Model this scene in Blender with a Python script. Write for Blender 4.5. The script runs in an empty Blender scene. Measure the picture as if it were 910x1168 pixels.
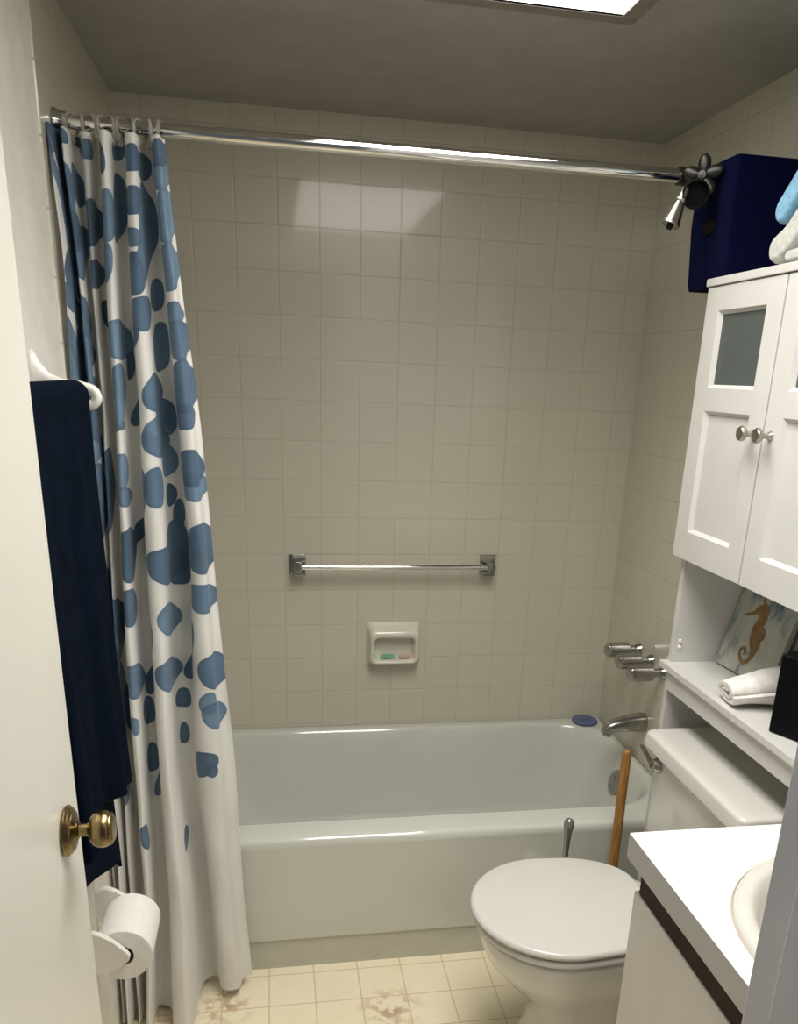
import bpy, bmesh, math, random
import numpy as np
from mathutils import Vector, Matrix
random.seed(7)
PI = math.pi
C = bpy.context.scene.collection

# ---------------------------------------------------------------- materials
class NT:
    def __init__(s, name):
        m = bpy.data.materials.new(name); m.use_nodes = True
        s.m = m; s.t = m.node_tree; s.n = s.t.nodes; s.l = s.t.links
        s.b = s.n['Principled BSDF']; s.o = s.n['Material Output']
    def link(s, a, b): s.l.new(a, b)
    def math(s, op, a, b=None, c=None, clamp=False):
        n = s.n.new('ShaderNodeMath'); n.operation = op; n.use_clamp = clamp
        for i, v in enumerate((a, b, c)):
            if v is None: continue
            if isinstance(v, (int, float)): n.inputs[i].default_value = v
            else: s.link(v, n.inputs[i])
        return n.outputs[0]
    def pos(s):
        n = s.n.new('ShaderNodeNewGeometry'); return n.outputs['Position']
    def objc(s):
        n = s.n.new('ShaderNodeTexCoord'); return n.outputs['Object']
    def xyz(s, v):
        n = s.n.new('ShaderNodeSeparateXYZ'); s.link(v, n.inputs[0]); return n.outputs
    def noise(s, vec, scale, detail=3, rough=.5, dist=0):
        n = s.n.new('ShaderNodeTexNoise'); s.link(vec, n.inputs['Vector'])
        n.inputs['Scale'].default_value = scale; n.inputs['Detail'].default_value = detail
        n.inputs['Roughness'].default_value = rough; n.inputs['Distortion'].default_value = dist
        return n.outputs['Fac']
    def ramp(s, f, stops):
        n = s.n.new('ShaderNodeValToRGB'); s.link(f, n.inputs[0])
        e = n.color_ramp.elements
        while len(e) < len(stops): e.new(.5)
        for i, (p, c) in enumerate(stops):
            e[i].position = p; e[i].color = (*c, 1) if len(c) == 3 else c
        return n.outputs[0]
    def mix(s, f, a, b, mode='MIX'):
        n = s.n.new('ShaderNodeMix'); n.data_type = 'RGBA'; n.blend_type = mode
        for k, v in ((0, f), (6, a), (7, b)):
            if isinstance(v, (int, float)): n.inputs[k].default_value = v
            elif isinstance(v, tuple): n.inputs[k].default_value = (*v, 1)
            else: s.link(v, n.inputs[k])
        return n.outputs[2]
    def attr(s, name):
        n = s.n.new('ShaderNodeAttribute'); n.attribute_name = name; return n.outputs['Fac']
    def bump(s, h, strength=.3, dist=.01):
        n = s.n.new('ShaderNodeBump'); n.inputs['Strength'].default_value = strength
        n.inputs['Distance'].default_value = dist; s.link(h, n.inputs['Height'])
        s.link(n.outputs[0], s.b.inputs['Normal']); return n.outputs[0]
    def set(s, **k):
        for a, v in k.items():
            a = {'color': 'Base Color', 'rough': 'Roughness', 'metal': 'Metallic', 'coat': 'Coat Weight',
                 'coat_rough': 'Coat Roughness', 'sheen': 'Sheen Weight', 'spec': 'Specular IOR Level',
                 'emit': 'Emission Color', 'emit_s': 'Emission Strength', 'sss': 'Subsurface Weight',
                 'trans': 'Transmission Weight', 'ior': 'IOR', 'alpha': 'Alpha'}[a]
            i = s.b.inputs[a]
            if isinstance(v, tuple): i.default_value = (*v, 1) if len(v) == 3 else v
            elif isinstance(v, (int, float)): i.default_value = v
            else: s.link(v, i)
        return s

def plain(name, color, rough=.5, metal=0, var=.06, nscale=14, bump=0, bscale=300, **k):
    t = NT(name); p = t.objc()
    f = t.noise(p, nscale, 4)
    lo = tuple(max(0, c * (1 - var)) for c in color); hi = tuple(min(1, c * (1 + var)) for c in color)
    t.set(color=t.ramp(f, [(.3, lo), (.7, hi)]), rough=rough, metal=metal, **k)
    if bump: t.bump(t.noise(p, bscale, 2), bump, .002)
    return t.m

def tile_mat(name, ua, uo, vo, pitch, col, grout, rough=.12, gw=.0012, edge=.006, bs=.55):
    """square glazed tiles; ua = index of the horizontal axis"""
    t = NT(name); P = t.xyz(t.pos())
    def cell(c, off):
        q = t.math('DIVIDE', t.math('SUBTRACT', c, off), pitch)
        fr = t.math('FRACT', q); d = t.math('MULTIPLY', t.math('MINIMUM', fr, t.math('SUBTRACT', 1.0, fr)), pitch)
        return d, t.math('FLOOR', q)
    du, iu = cell(P[ua], uo); dv, iv = cell(P[2] if ua != 9 else P[1], vo)
    return t, P, du, iu, dv, iv

def make_tile(name, axes, offs, pitch, col, grout, rough=.12, gw=.0013, edge=.005, bs=.5, tilt=.35, stain=None):
    t = NT(name); pos = t.pos(); P = t.xyz(pos)
    out = []
    for a, o in zip(axes, offs):
        q = t.math('DIVIDE', t.math('SUBTRACT', P[a], o), pitch)
        fr = t.math('FRACT', q)
        d = t.math('MULTIPLY', t.math('MINIMUM', fr, t.math('SUBTRACT', 1.0, fr)), pitch)
        out.append((d, t.math('FLOOR', q), fr))
    d = t.math('MINIMUM', out[0][0], out[1][0])
    g = t.math('SUBTRACT', 1.0, t.math('DIVIDE', t.math('SUBTRACT', d, gw * .6), gw * .8, clamp=True), clamp=True)
    cb = t.n.new('ShaderNodeCombineXYZ'); t.link(out[0][1], cb.inputs[0]); t.link(out[1][1], cb.inputs[1])
    wn = t.n.new('ShaderNodeTexWhiteNoise'); wn.noise_dimensions = '2D'; t.link(cb.outputs[0], wn.inputs['Vector'])
    rnd = t.xyz(wn.outputs['Color'])
    big = t.noise(pos, 3.0, 3)
    base = t.mix(t.math('MULTIPLY', rnd[2], .5), col, tuple(c * .955 for c in col))
    base = t.mix(t.math('MULTIPLY', big, .35), base, tuple(c * q for c, q in zip(col, (.96, .95, .90))))
    if stain: base = stain(t, base, pos, P)
    t.set(color=t.mix(g, base, grout), rough=t.math('ADD', rough, t.math('MULTIPLY', g, .4)), coat=(.0 if stain else .6), coat_rough=.07)
    e = t.math('DIVIDE', d, edge, clamp=True)
    h = t.math('MULTIPLY', t.math('SUBTRACT', 1.0, t.math('POWER', t.math('SUBTRACT', 1.0, e), 2.5)), .0016)
    tl = t.math('MULTIPLY', t.math('ADD', t.math('MULTIPLY', t.math('SUBTRACT', rnd[0], .5), out[0][2]),
                                   t.math('MULTIPLY', t.math('SUBTRACT', rnd[1], .5), out[1][2])), pitch * .012 * tilt)
    h = t.math('ADD', h, tl)
    h = t.math('ADD', h, t.math('MULTIPLY', t.noise(pos, 22, 2), .0004))
    n = t.bump(h, bs, 1.0)
    return t.m

M = {}
def build_materials():
    M['tile_back'] = make_tile('tile_back', (0, 2), (.192, 2.016), .115, (.60, .57, .475), (.53, .50, .41), rough=.30)
    M['tile_side'] = make_tile('tile_side', (1, 2), (-.02, 2.016), .115, (.60, .57, .475), (.53, .50, .41), rough=.30)
    def stain(t, base, pos, P):
        f = t.noise(pos, 26, 4, .6)
        def spot(x, y, r):
            dx = t.math('SUBTRACT', P[0], x); dy = t.math('SUBTRACT', P[1], y)
            dd = t.math('SQRT', t.math('ADD', t.math('MULTIPLY', dx, dx), t.math('MULTIPLY', dy, dy)))
            return t.math('SUBTRACT', 1.0, t.math('DIVIDE', dd, r, clamp=True), clamp=True)
        s = t.math('MAXIMUM', spot(.66, -.925, .10), t.math('MAXIMUM', spot(.24, -.86, .09), spot(.07, -.90, .10)))
        m = t.math('MULTIPLY', s, t.math('DIVIDE', t.math('SUBTRACT', f, .48), .1, clamp=True))
        base = t.mix(t.math('MULTIPLY', m, 1.0), base, (.42, .27, .16))
        dirt = t.math('DIVIDE', t.math('SUBTRACT', t.noise(pos, 9, 5, .65), .5), .3, clamp=True)
        return t.mix(t.math('MULTIPLY', dirt, .35), base, (.72, .60, .40))
    M['floor'] = make_tile('floor_vinyl', (0, 1), (.4726, -.8757), .1176, (.84, .76, .57), (.60, .49, .32), rough=.38, gw=.0016, bs=.25, tilt=0, stain=stain)
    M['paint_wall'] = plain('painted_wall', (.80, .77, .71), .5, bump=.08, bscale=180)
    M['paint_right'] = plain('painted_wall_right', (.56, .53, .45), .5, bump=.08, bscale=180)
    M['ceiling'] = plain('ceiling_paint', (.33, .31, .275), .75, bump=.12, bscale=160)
    M['trim'] = plain('trim_paint', (.53, .53, .57), .4)
    M['door'] = plain('door_paint', (.80, .785, .72), .28, var=.02, nscale=4, bump=.10, bscale=60)
    M['tub'] = plain('tub_enamel', (.60, .61, .56), .10, var=.02, nscale=4, coat=.5, coat_rough=.05)
    M['tub_band'] = plain('tub_skirt', (.52, .52, .45), .35, var=.05)
    M['china'] = plain('white_china', (.64, .625, .585), .09, var=.015, nscale=4, coat=.4, coat_rough=.04)
    M['sink_china'] = plain('cream_china', (.66, .64, .60), .12, var=.02, coat=.3)
    M['sealant'] = plain('old_sealant', (.50, .44, .37), .6)
    M['china_dish'] = plain('glazed_ceramic', (.70, .68, .58), .10, var=.02, nscale=6, coat=.5)
    M['seat_plastic'] = plain('toilet_seat_plastic', (.62, .605, .57), .18, var=.02, nscale=5)
    M['chrome'] = plain('chrome', (.72, .71, .68), .09, 1, var=.03)
    M['chrome_dull'] = plain('worn_chrome', (.42, .41, .39), .22, 1, var=.12, nscale=40)
    M['nickel'] = plain('brushed_nickel', (.45, .42, .37), .28, 1, var=.08)
    M['brass'] = plain('antique_brass', (.27, .20, .095), .26, 1, var=.35, nscale=45)
    M['steel_grey'] = plain('grey_steel', (.32, .33, .33), .35, .8)
    M['lacquer'] = plain('white_lacquer', (.61, .60, .58), .35, var=.02, bump=.05, bscale=90)
    M['laminate'] = plain('white_laminate', (.93, .93, .88), .22, var=.01)
    M['laminate_edge'] = plain('laminate_edge', (.42, .41, .39), .4, var=.02)
    M['vanity_panel'] = plain('vanity_panel', (.60, .575, .535), .38, var=.02)
    M['dark_wood'] = plain('dark_walnut', (.022, .006, .004), .5, var=.4, nscale=60, spec=.15)
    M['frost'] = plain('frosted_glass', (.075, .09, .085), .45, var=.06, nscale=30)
    M['plastic_white'] = plain('white_plastic', (.86, .84, .78), .25, var=.02)
    M['paper'] = plain('toilet_tissue', (.90, .88, .83), .9, var=.03, nscale=60, bump=.3, bscale=500)
    M['cardboard'] = plain('brown_cardboard', (.10, .07, .045), .9)
    M['navy_terry'] = plain('navy_terry', (.0012, .0048, .0135), 1.0, var=.35, nscale=30, bump=.9, bscale=700, spec=.06)
    M['navy_fabric'] = plain('navy_felt', (.0014, .0026, .022), 1.0, var=.12, nscale=30, bump=.3, bscale=600, spec=.08)
    M['black_gloss'] = plain('black_lacquer', (.0015, .0015, .003), .5, var=.1, spec=.12)
    M['blue_terry'] = plain('light_blue_terry', (.20, .46, .68), .95, var=.22, nscale=120, bump=1, bscale=800, sheen=.3)
    M['grey_terry'] = plain('pale_grey_terry', (.60, .60, .56), .95, var=.15, nscale=120, bump=1, bscale=800, sheen=.3)
    M['white_terry'] = plain('white_terry', (.80, .78, .74), .95, var=.10, nscale=60, bump=1, bscale=260, sheen=.2)
    M['dark_bronze'] = plain('dark_bronze', (.035, .032, .026), .3, .6, var=.3, nscale=80)
    M['black_metal'] = plain('black_metal', (.012, .011, .009), .3, .0, var=.2, nscale=80, spec=.35)
    M['black_rubber'] = plain('black_rubber', (.003, .003, .003), .7, spec=.15)
    M['blue_plastic'] = plain('blue_rubber', (.10, .12, .23), .5, var=.1, nscale=50)
    M['soap_green'] = plain('green_soap', (.18, .42, .28), .4)
    M['soap_pink'] = plain('pink_soap', (.62, .42, .32), .4)
    M['clear_ring'] = plain('clear_plastic', (.62, .60, .54), .15, trans=.45, ior=1.4)
    M['rubber_red'] = plain('rust_rubber', (.25, .05, .03), .6)
    t = NT('oak_handle'); p = t.objc(); mp = t.n.new('ShaderNodeMapping'); t.link(p, mp.inputs[0])
    mp.inputs['Scale'].default_value = (60, 60, 5)
    t.set(color=t.ramp(t.noise(mp.outputs[0], 3, 4), [(.3, (.24, .105, .022)), (.7, (.42, .21, .055))]), rough=.4); M['oak'] = t.m
    t = NT('orange_print'); p = t.objc()
    t.set(color=t.ramp(t.noise(p, 60, 4), [(.3, (.19, .105, .04)), (.7, (.27, .17, .07))]), rough=.7); M['sea_print'] = t.m
    t = NT('canvas_wash'); p = t.objc()
    mp = t.n.new('ShaderNodeMapping'); t.link(p, mp.inputs[0]); mp.inputs['Scale'].default_value = (1, 1, .45)
    f = t.noise(mp.outputs[0], 17, 5, .6, .6)
    t.set(color=t.ramp(f, [(.34, (.07, .10, .13)), (.42, (.20, .25, .27)), (.50, (.42, .43, .38)), (.7, (.52, .51, .43))]), rough=.75)
    t.bump(t.noise(p, 500, 2), .3, .001); M['canvas'] = t.m
    t = NT('lamp_diffuser'); f = t.noise(t.pos(), 60, 2)
    t.set(color=(.9, .9, .88), rough=.4, emit=(1.0, .965, .90), emit_s=EMIT); M['diffuser'] = t.m
    M['fixture_frame'] = plain('fixture_frame', (.20, .18, .15), .45)
    # curtain: two layers of watercolour leaves over white cloth
    t = NT('leaf_print_cloth'); p = t.objc()
    ns = t.noise(p, 30, 3); wash = t.noise(p, 14, 4, .6)
    col = (.78, .77, .74)
    cur = t.mix(t.math('MULTIPLY', ns, .15), col, (.70, .70, .68))
    for k in 'ab':
        s = t.math('ADD', t.attr('s' + k), t.math('MULTIPLY', t.math('SUBTRACT', t.noise(p, 9, 2), .5), .005))
        fill = t.math('DIVIDE', t.math('MULTIPLY', s, -1.0), .0012, clamp=True)
        edge = t.math('MULTIPLY', fill, t.math('SUBTRACT', 1.0, t.math('DIVIDE', t.math('MULTIPLY', s, -1.0), .010, clamp=True), clamp=True))
        tone = t.math('ADD', t.math('MULTIPLY', t.attr('t' + k), .55), t.math('MULTIPLY', wash, .45))
        c = t.ramp(tone, [(.15, (.062, .115, .19)), (.5, (.105, .18, .275)), (.85, (.175, .28, .40))])
        c = t.mix(t.math('MULTIPLY', edge, .35), c, (.045, .08, .14))
        if k == 'a': cur = t.mix(fill, cur, c)
        else:
            both = t.mix(.55, c, cur, 'MULTIPLY')
            first = t.math('DIVIDE', t.math('MULTIPLY', t.attr('sa'), -1.0), .001, clamp=True)
            c2 = t.mix(t.math('MULTIPLY', first, .45), c, (.05, .09, .155))
            cur = t.mix(fill, cur, c2)
    t.set(color=cur, rough=.75, sheen=.1)
    t.bump(t.noise(p, 260, 2), .15, .001)
    tr = t.n.new('ShaderNodeBsdfTranslucent'); t.link(cur, tr.inputs[0])
    mx = t.n.new('ShaderNodeMixShader'); mx.inputs[0].default_value = .10
    t.link(t.b.outputs[0], mx.inputs[1]); t.link(tr.outputs[0], mx.inputs[2]); t.link(mx.outputs[0], t.o.inputs[0])
    M['curtain'] = t.m
EMIT = 5.3
AMB = .12
EXPO = 0.0
TUBES = 11
build_materials()

# ---------------------------------------------------------------- geometry helpers
def add_box(bm, x0, x1, y0, y1, z0, z1, bev=0, seg=2, mat=None):
    r = bmesh.ops.create_cube(bm, size=1)
    vs = r['verts']
    for v in vs:
        v.co = Vector(((x0 + x1) / 2 + v.co.x * (x1 - x0), (y0 + y1) / 2 + v.co.y * (y1 - y0), (z0 + z1) / 2 + v.co.z * (z1 - z0)))
    if bev:
        es = list({e for v in vs for e in v.link_edges})
        r2 = bmesh.ops.bevel(bm, geom=es, offset=bev, segments=seg, profile=.5, affect='EDGES')
        vs = list({v for f in r2['faces'] for v in f.verts} | {v for v in vs if v.is_valid})
    if mat is not None:
        for v in vs: v.co = mat @ v.co
    return vs

def loft(bm, loops, closed=True, cap0=True, cap1=True):
    R = [[bm.verts.new(p) for p in L] for L in loops]
    n = len(R[0])
    for a, b in zip(R[:-1], R[1:]):
        for i in range(n if closed else n - 1):
            j = (i + 1) % n
            try: bm.faces.new((a[i], a[j], b[j], b[i]))
            except ValueError: pass
    if closed and cap0: bm.faces.new(R[0][::-1])
    if closed and cap1: bm.faces.new(R[-1])
    return R

def frame_for(d):
    d = Vector(d).normalized(); u = Vector((0, 0, 1)) if abs(d.z) < .9 else Vector((1, 0, 0))
    a = d.cross(u).normalized(); b = a.cross(d).normalized(); return a, b, d

def add_lathe(bm, prof, origin, axis, n=40, caps=True):
    """prof: list of (distance along axis, radius)"""
    a, b, d = frame_for(axis); o = Vector(origin)
    loops = [[o + d * t + (a * math.cos(2 * PI * i / n) + b * math.sin(2 * PI * i / n)) * max(r, 1e-4) for i in range(n)] for t, r in prof]
    return loft(bm, loops, True, caps, caps)

def add_tube(bm, pts, r, n=16, caps=True):
    pts = [Vector(p) for p in pts]; rs = r if isinstance(r, (list, tuple)) else [r] * len(pts)
    loops = []; a = None
    for i, p in enumerate(pts):
        d = (pts[min(i + 1, len(pts) - 1)] - pts[max(i - 1, 0)]).normalized()
        if a is None: a, b, _ = frame_for(d)
        else:
            a = (a - d * a.dot(d)).normalized(); b = d.cross(a)
        b = d.cross(a)
        loops.append([p + (a * math.cos(2 * PI * k / n) + b * math.sin(2 * PI * k / n)) * rs[i] for k in range(n)])
    return loft(bm, loops, True, caps, caps)

def smooth_path(pts, k=6):
    pts = [Vector(p) for p in pts]; out = []
    P = [pts[0] * 2 - pts[1]] + pts + [pts[-1] * 2 - pts[-2]]
    for i in range(1, len(P) - 2):
        for j in range(k):
            t = j / k; p0, p1, p2, p3 = P[i - 1:i + 3]
            out.append(.5 * ((2 * p1) + (p2 - p0) * t + (2 * p0 - 5 * p1 + 4 * p2 - p3) * t * t + (3 * p1 - p0 - 3 * p2 + p3) * t ** 3))
    out.append(pts[-1]); return out

def rrect(x0, x1, y0, y1, r, z, nc=8, ns=10):
    r = max(min(r, (x1 - x0) / 2 - 1e-4, (y1 - y0) / 2 - 1e-4), 1e-4); out = []
    cs = [((x1 - r, y1 - r), 0), ((x0 + r, y1 - r), 90), ((x0 + r, y0 + r), 180), ((x1 - r, y0 + r), 270)]
    for k, ((cx, cy), a0) in enumerate(cs):
        arc = [Vector((cx + r * math.cos(math.radians(a0 + 90 * i / nc)), cy + r * math.sin(math.radians(a0 + 90 * i / nc)), z)) for i in range(nc + 1)]
        out += arc
        (nx, ny), na = cs[(k + 1) % 4]
        nxt = Vector((nx + r * math.cos(math.radians(na)), ny + r * math.sin(math.radians(na)), z))
        out += [arc[-1].lerp(nxt, i / ns) for i in range(1, ns)]
    return out

def finish(name, bm, mat, smooth=True, angle=40):
    bmesh.ops.remove_doubles(bm, verts=bm.verts, dist=1e-6)
    bmesh.ops.recalc_face_normals(bm, faces=bm.faces)
    me = bpy.data.meshes.new(name); bm.to_mesh(me); bm.free()
    me.materials.append(M[mat] if isinstance(mat, str) else mat)
    if smooth:
        me.polygons.foreach_set('use_smooth', [True] * len(me.polygons))
        try: me.set_sharp_from_angle(angle=math.radians(angle))
        except Exception: pass
    return me

def obj(name, bm, mat, parent=None, smooth=True, angle=40, label=None):
    me = finish(name, bm, mat, smooth, angle) if isinstance(bm, bmesh.types.BMesh) else bm
    o = bpy.data.objects.new(name, me); C.objects.link(o)
    if smooth:
        wn = o.modifiers.new('weighted_normals', 'WEIGHTED_NORMAL'); wn.keep_sharp = True; wn.weight = 80
    if parent is not None:
        w = Vector((0, 0, 0)); q = parent
        while q is not None: w += q.location; q = q.parent
        me.transform(Matrix.Translation(-w)); o.parent = parent
    if label: o['label'] = label
    return o

def recenter(o):
    """put a single mesh thing's origin at the centre of its base"""
    vs = np.array([v.co[:] for v in o.data.vertices]); b = Vector(((vs[:, 0].min() + vs[:, 0].max()) / 2, (vs[:, 1].min() + vs[:, 1].max()) / 2, vs[:, 2].min()))
    o.data.transform(Matrix.Translation(-b)); o.location = b; return o

def tag(o, label, cat, group=None):
    o['label'] = label; o['category'] = cat
    if group: o['group'] = group
    return o

def thing(name, label, cat, loc, group=None):
    o = bpy.data.objects.new(name, None); C.objects.link(o); o.location = loc; o.empty_display_size = .05
    return tag(o, label, cat, group)

def struct(name, bm, mat, parent=None, smooth=False):
    o = obj(name, bm, mat, parent, smooth)
    if parent is None: o['kind'] = 'structure'
    return o
def BM(): return bmesh.new()
def box(name, b, mat, parent=None, bev=.001, **k):
    bm = BM(); add_box(bm, *b, bev=bev); return obj(name, bm, mat, parent, **k)

# ---------------------------------------------------------------- room shell
XR, YF, ZC = 1.528, -2.15, 2.18
bm = BM(); add_box(bm, -.1, XR + .1, -3.6, .1, -.1, 0); struct('floor', bm, 'floor')
bm = BM()
LX0, LX1, LY0, LY1 = .48, 1.09, -2.02, -.805
for b in ((-.1, XR + .1, LY1, .1), (-.1, XR + .1, YF - .12, LY0), (-.1, LX0, LY0, LY1), (LX1, XR + .1, LY0, LY1)):
    add_box(bm, *b, ZC, ZC + .1)
add_box(bm, LX0 - .02, LX1 + .02, LY0 - .02, LY1 + .02, ZC + .09, ZC + .12)
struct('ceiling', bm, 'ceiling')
bm = BM(); add_box(bm, -.1, XR + .1, 0, .1, 0, ZC); struct('wall_back', bm, 'tile_back')
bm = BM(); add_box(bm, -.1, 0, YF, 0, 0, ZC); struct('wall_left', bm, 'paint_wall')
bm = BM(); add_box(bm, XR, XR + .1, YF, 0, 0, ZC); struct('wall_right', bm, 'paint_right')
# tiled surrounds with rounded edge tiles
for nm, x0, x1, ye in (('trim_1', 0, .004, -.815), ('trim_2', XR - .004, XR, -.815)):
    bm = BM(); add_box(bm, x0, x1, ye, 0, 0, ZC, bev=0)
    struct(nm, bm, 'tile_side')
bm = BM(); n = 19
for k in range(n):
    z0 = 2.016 - .115 * (k - 1); z1 = min(z0, ZC - .001); z0 = max(z0 - .115, .001)
    if z1 - z0 < .01: continue
    L = []
    for z in (z0 + .0008, z0 + .003, z1 - .003, z1 - .0008):
        rr = .005 if z in (z0 + .003, z1 - .003) else .003
        L.append([Vector((.004 + (rr + .001) * math.sin(a) * .8 - .0042, -.815 - rr * math.cos(a) * 1.1, z)) for a in [PI / 2 * q / 6 for q in range(7)]] + [Vector((-.001, -.81, z)), ])
    loft(bm, L)
struct('trim_3', bm, 'china_dish', smooth=True)
# front wall with the doorway the camera looks through
DX0, DX1 = .085, .774
bm = BM()
add_box(bm, -.1, DX0, YF - .12, YF, 0, ZC); add_box(bm, DX1, XR + .1, YF - .12, YF, 0, ZC)
add_box(bm, DX0, DX1, YF - .12, YF, 2.06, ZC)
struct('wall_front', bm, 'trim')
bm = BM()
add_box(bm, DX1 - .012, DX1 + .001, YF - .12, YF + .001, 0, 2.06, bev=.002); add_box(bm, DX0 - .001, DX0 + .012, YF - .12, YF + .001, 0, 2.06, bev=.002)
add_box(bm, DX0, DX1, YF - .12, YF + .001, 2.048, 2.06)
add_box(bm, DX1 - .024, DX1 - .011, YF - .085, YF - .045, 0, 2.05, bev=.002)
struct('trim_4', bm, 'trim')

# ---------------------------------------------------------------- door
bm = BM(); add_box(bm, .085, .120, -2.15, -1.548, .012, 2.03, bev=.0015)
door = struct('door_1', bm, 'door', smooth=True)
door['label'] = 'cream painted door standing open along the left wall'
KY, KZ = -1.622, .952
bm = BM()
add_lathe(bm, [(0, .0), (0, .0315), (.003, .0335), (.005, .0330), (.0062, .0305), (.0085, .0300), (.010, .0270), (.0115, .0262), (.013, .019), (.0155, .0125), (.016, .0)], (.120, KY, KZ), (1, 0, 0), 48)
obj('knob_rose', bm, 'brass', door)
bm = BM()
add_lathe(bm, [(.013, .0), (.013, .0115), (.0165, .0120), (.018, .0088), (.026, .0082), (.030, .0100), (.032, .0165), (.0355, .0212), (.041, .0238), (.047, .0243), (.052, .0232), (.0555, .0205), (.0565, .0212), (.058, .0205), (.0595, .0170), (.061, .0155), (.0615, .0)], (.120, KY, KZ), (1, 0, 0), 48)
obj('door_knob', bm, 'brass', door)
bm = BM(); add_box(bm, .092, .113, -1.5482, -1.5465, .90, .98, bev=.0008); obj('latch_plate', bm, 'brass', door)

# ---------------------------------------------------------------- ceiling light
light = thing('ceiling_light', 'rectangular fluorescent ceiling light with frosted lens and dark metal frame', 'ceiling light', ((LX0 + LX1) / 2, (LY0 + LY1) / 2, ZC - .012))
bm = BM(); f = .034
for b in ((LX0, LX1, LY1 - f, LY1), (LX0, LX1, LY0, LY0 + f), (LX0, LX0 + f, LY0 + f, LY1 - f), (LX1 - f, LX1, LY0 + f, LY1 - f)):
    add_box(bm, *b, ZC - .010, ZC + .045, bev=.002)
obj('light_frame', bm, 'fixture_frame', light)
bm = BM(); add_box(bm, LX0 + f, LX1 - f, LY0 + f, LY1 - f, ZC - .006, ZC - .001, bev=.001); obj('diffuser', bm, 'diffuser', light)
bm = BM(); add_box(bm, LX0 + f + .005, LX1 - f - .005, LY0 + f + .005, LY1 - f - .005, ZC + .006, ZC + .045, bev=.003); obj('light_housing', bm, 'lacquer', light)
la = bpy.data.lights.new('fluorescent_tubes', 'AREA'); la.shape = 'RECTANGLE'; la.size = LX1 - LX0 - 2 * f; la.size_y = LY1 - LY0 - 2 * f
la.energy = TUBES; la.color = (1.0, .965, .90); la.spread = math.radians(125)
lo_ = bpy.data.objects.new('fluorescent_tubes', la); C.objects.link(lo_); lo_.parent = light; lo_.location = (0, 0, .004)

# ---------------------------------------------------------------- bathtub
tub = thing('bathtub', 'white enamel bathtub filling the alcove below the tiled wall', 'bathtub', (.764, -.37, 0))
bm = BM(); kw = dict(nc=14, ns=16); X0, X1 = .005, XR - .005; YB = -.001
def rim(z, y0, inset=0): return rrect(X0 + inset, X1 - inset, y0, YB - inset, .004 + inset, z, **kw)
L = [rim(.088, -.712), rim(.092, -.733), rim(.10, -.7345), rim(.345, -.735), rim(.372, -.739), rim(.388, -.737, .002), rim(.396, -.730, .006), rim(.399, -.720, .012)]
def basin(z, xl, xr, yf, yb, r): return rrect(xl, xr, yf, yb, r, z, **kw)
L += [basin(.400, .06, 1.500, -.655, -.042, .17), basin(.397, .068, 1.493, -.645, -.048, .17), basin(.388, .075, 1.487, -.637, -.054, .168),
      basin(.36, .088, 1.474, -.630, -.062, .165), basin(.30, .12, 1.457, -.620, -.074, .16), basin(.2, .17, 1.430, -.606, -.090, .15),
      basin(.12, .22, 1.405, -.590, -.106, .14), basin(.085, .25, 1.375, -.570, -.126, .12), basin(.072, .30, 1.33, -.52, -.17, .09), basin(.068, .45, 1.2, -.42, -.27, .05)]
loft(bm, L, True, False, True); obj('tub_shell', bm, 'tub', tub, angle=60)
bm = BM()
L = [rrect(X0, X1, -.728, -.60, .003, z, **kw) for z in (0, .0895)]
loft(bm, L); obj('tub_skirt', bm, 'tub_band', tub, label='grey-beige toe band along the foot of the tub')
bm = BM(); sl = Vector((-1, 0, .28)).normalized()
add_lathe(bm, [(-.003, 0), (-.003, .041), (.003, .041), (.008, .036), (.010, .022), (.010, 0)], (1.459, -.350, .315), sl, 40)
add_lathe(bm, [(.009, .006), (.0125, .005), (.0128, 0)], (1.459, -.350, .330), sl, 16)
ov = obj('overflow_plate', bm, 'steel_grey', tub, label='grey round overflow plate')
bm = BM(); add_lathe(bm, [(0, 0), (0, .03), (.003, .028), (.004, .012), (.004, 0)], (1.28, -.345, .069), (0, 0, 1), 32); obj('tub_drain', bm, 'chrome', tub)

# ---------------------------------------------------------------- shower rod
RY, RZ = -.712, 1.948
rod = thing('shower_rod', 'long chrome shower curtain rod spanning the alcove', 'curtain rod', (.764, RY, RZ - .0135))
bm = BM(); add_tube(bm, [(.006, RY, RZ), (.80, RY, RZ)], .0120, 32); obj('rod_tube', bm, 'chrome', rod)
bm = BM(); add_tube(bm, [(.30, RY, RZ), (XR - .006, RY, RZ)], .0138, 32); obj('outer_rod_tube', bm, 'chrome', rod)
for x, s in ((.0045, 1), (XR - .0045, -1)):
    bm = BM(); add_lathe(bm, [(0, 0), (0, .023), (.004, .023), (.010, .019), (.022, .017), (.024, .0145), (.024, 0)], (x, RY, RZ), (s, 0, 0), 32); obj('rod_flange', bm, 'chrome', rod)

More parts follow.
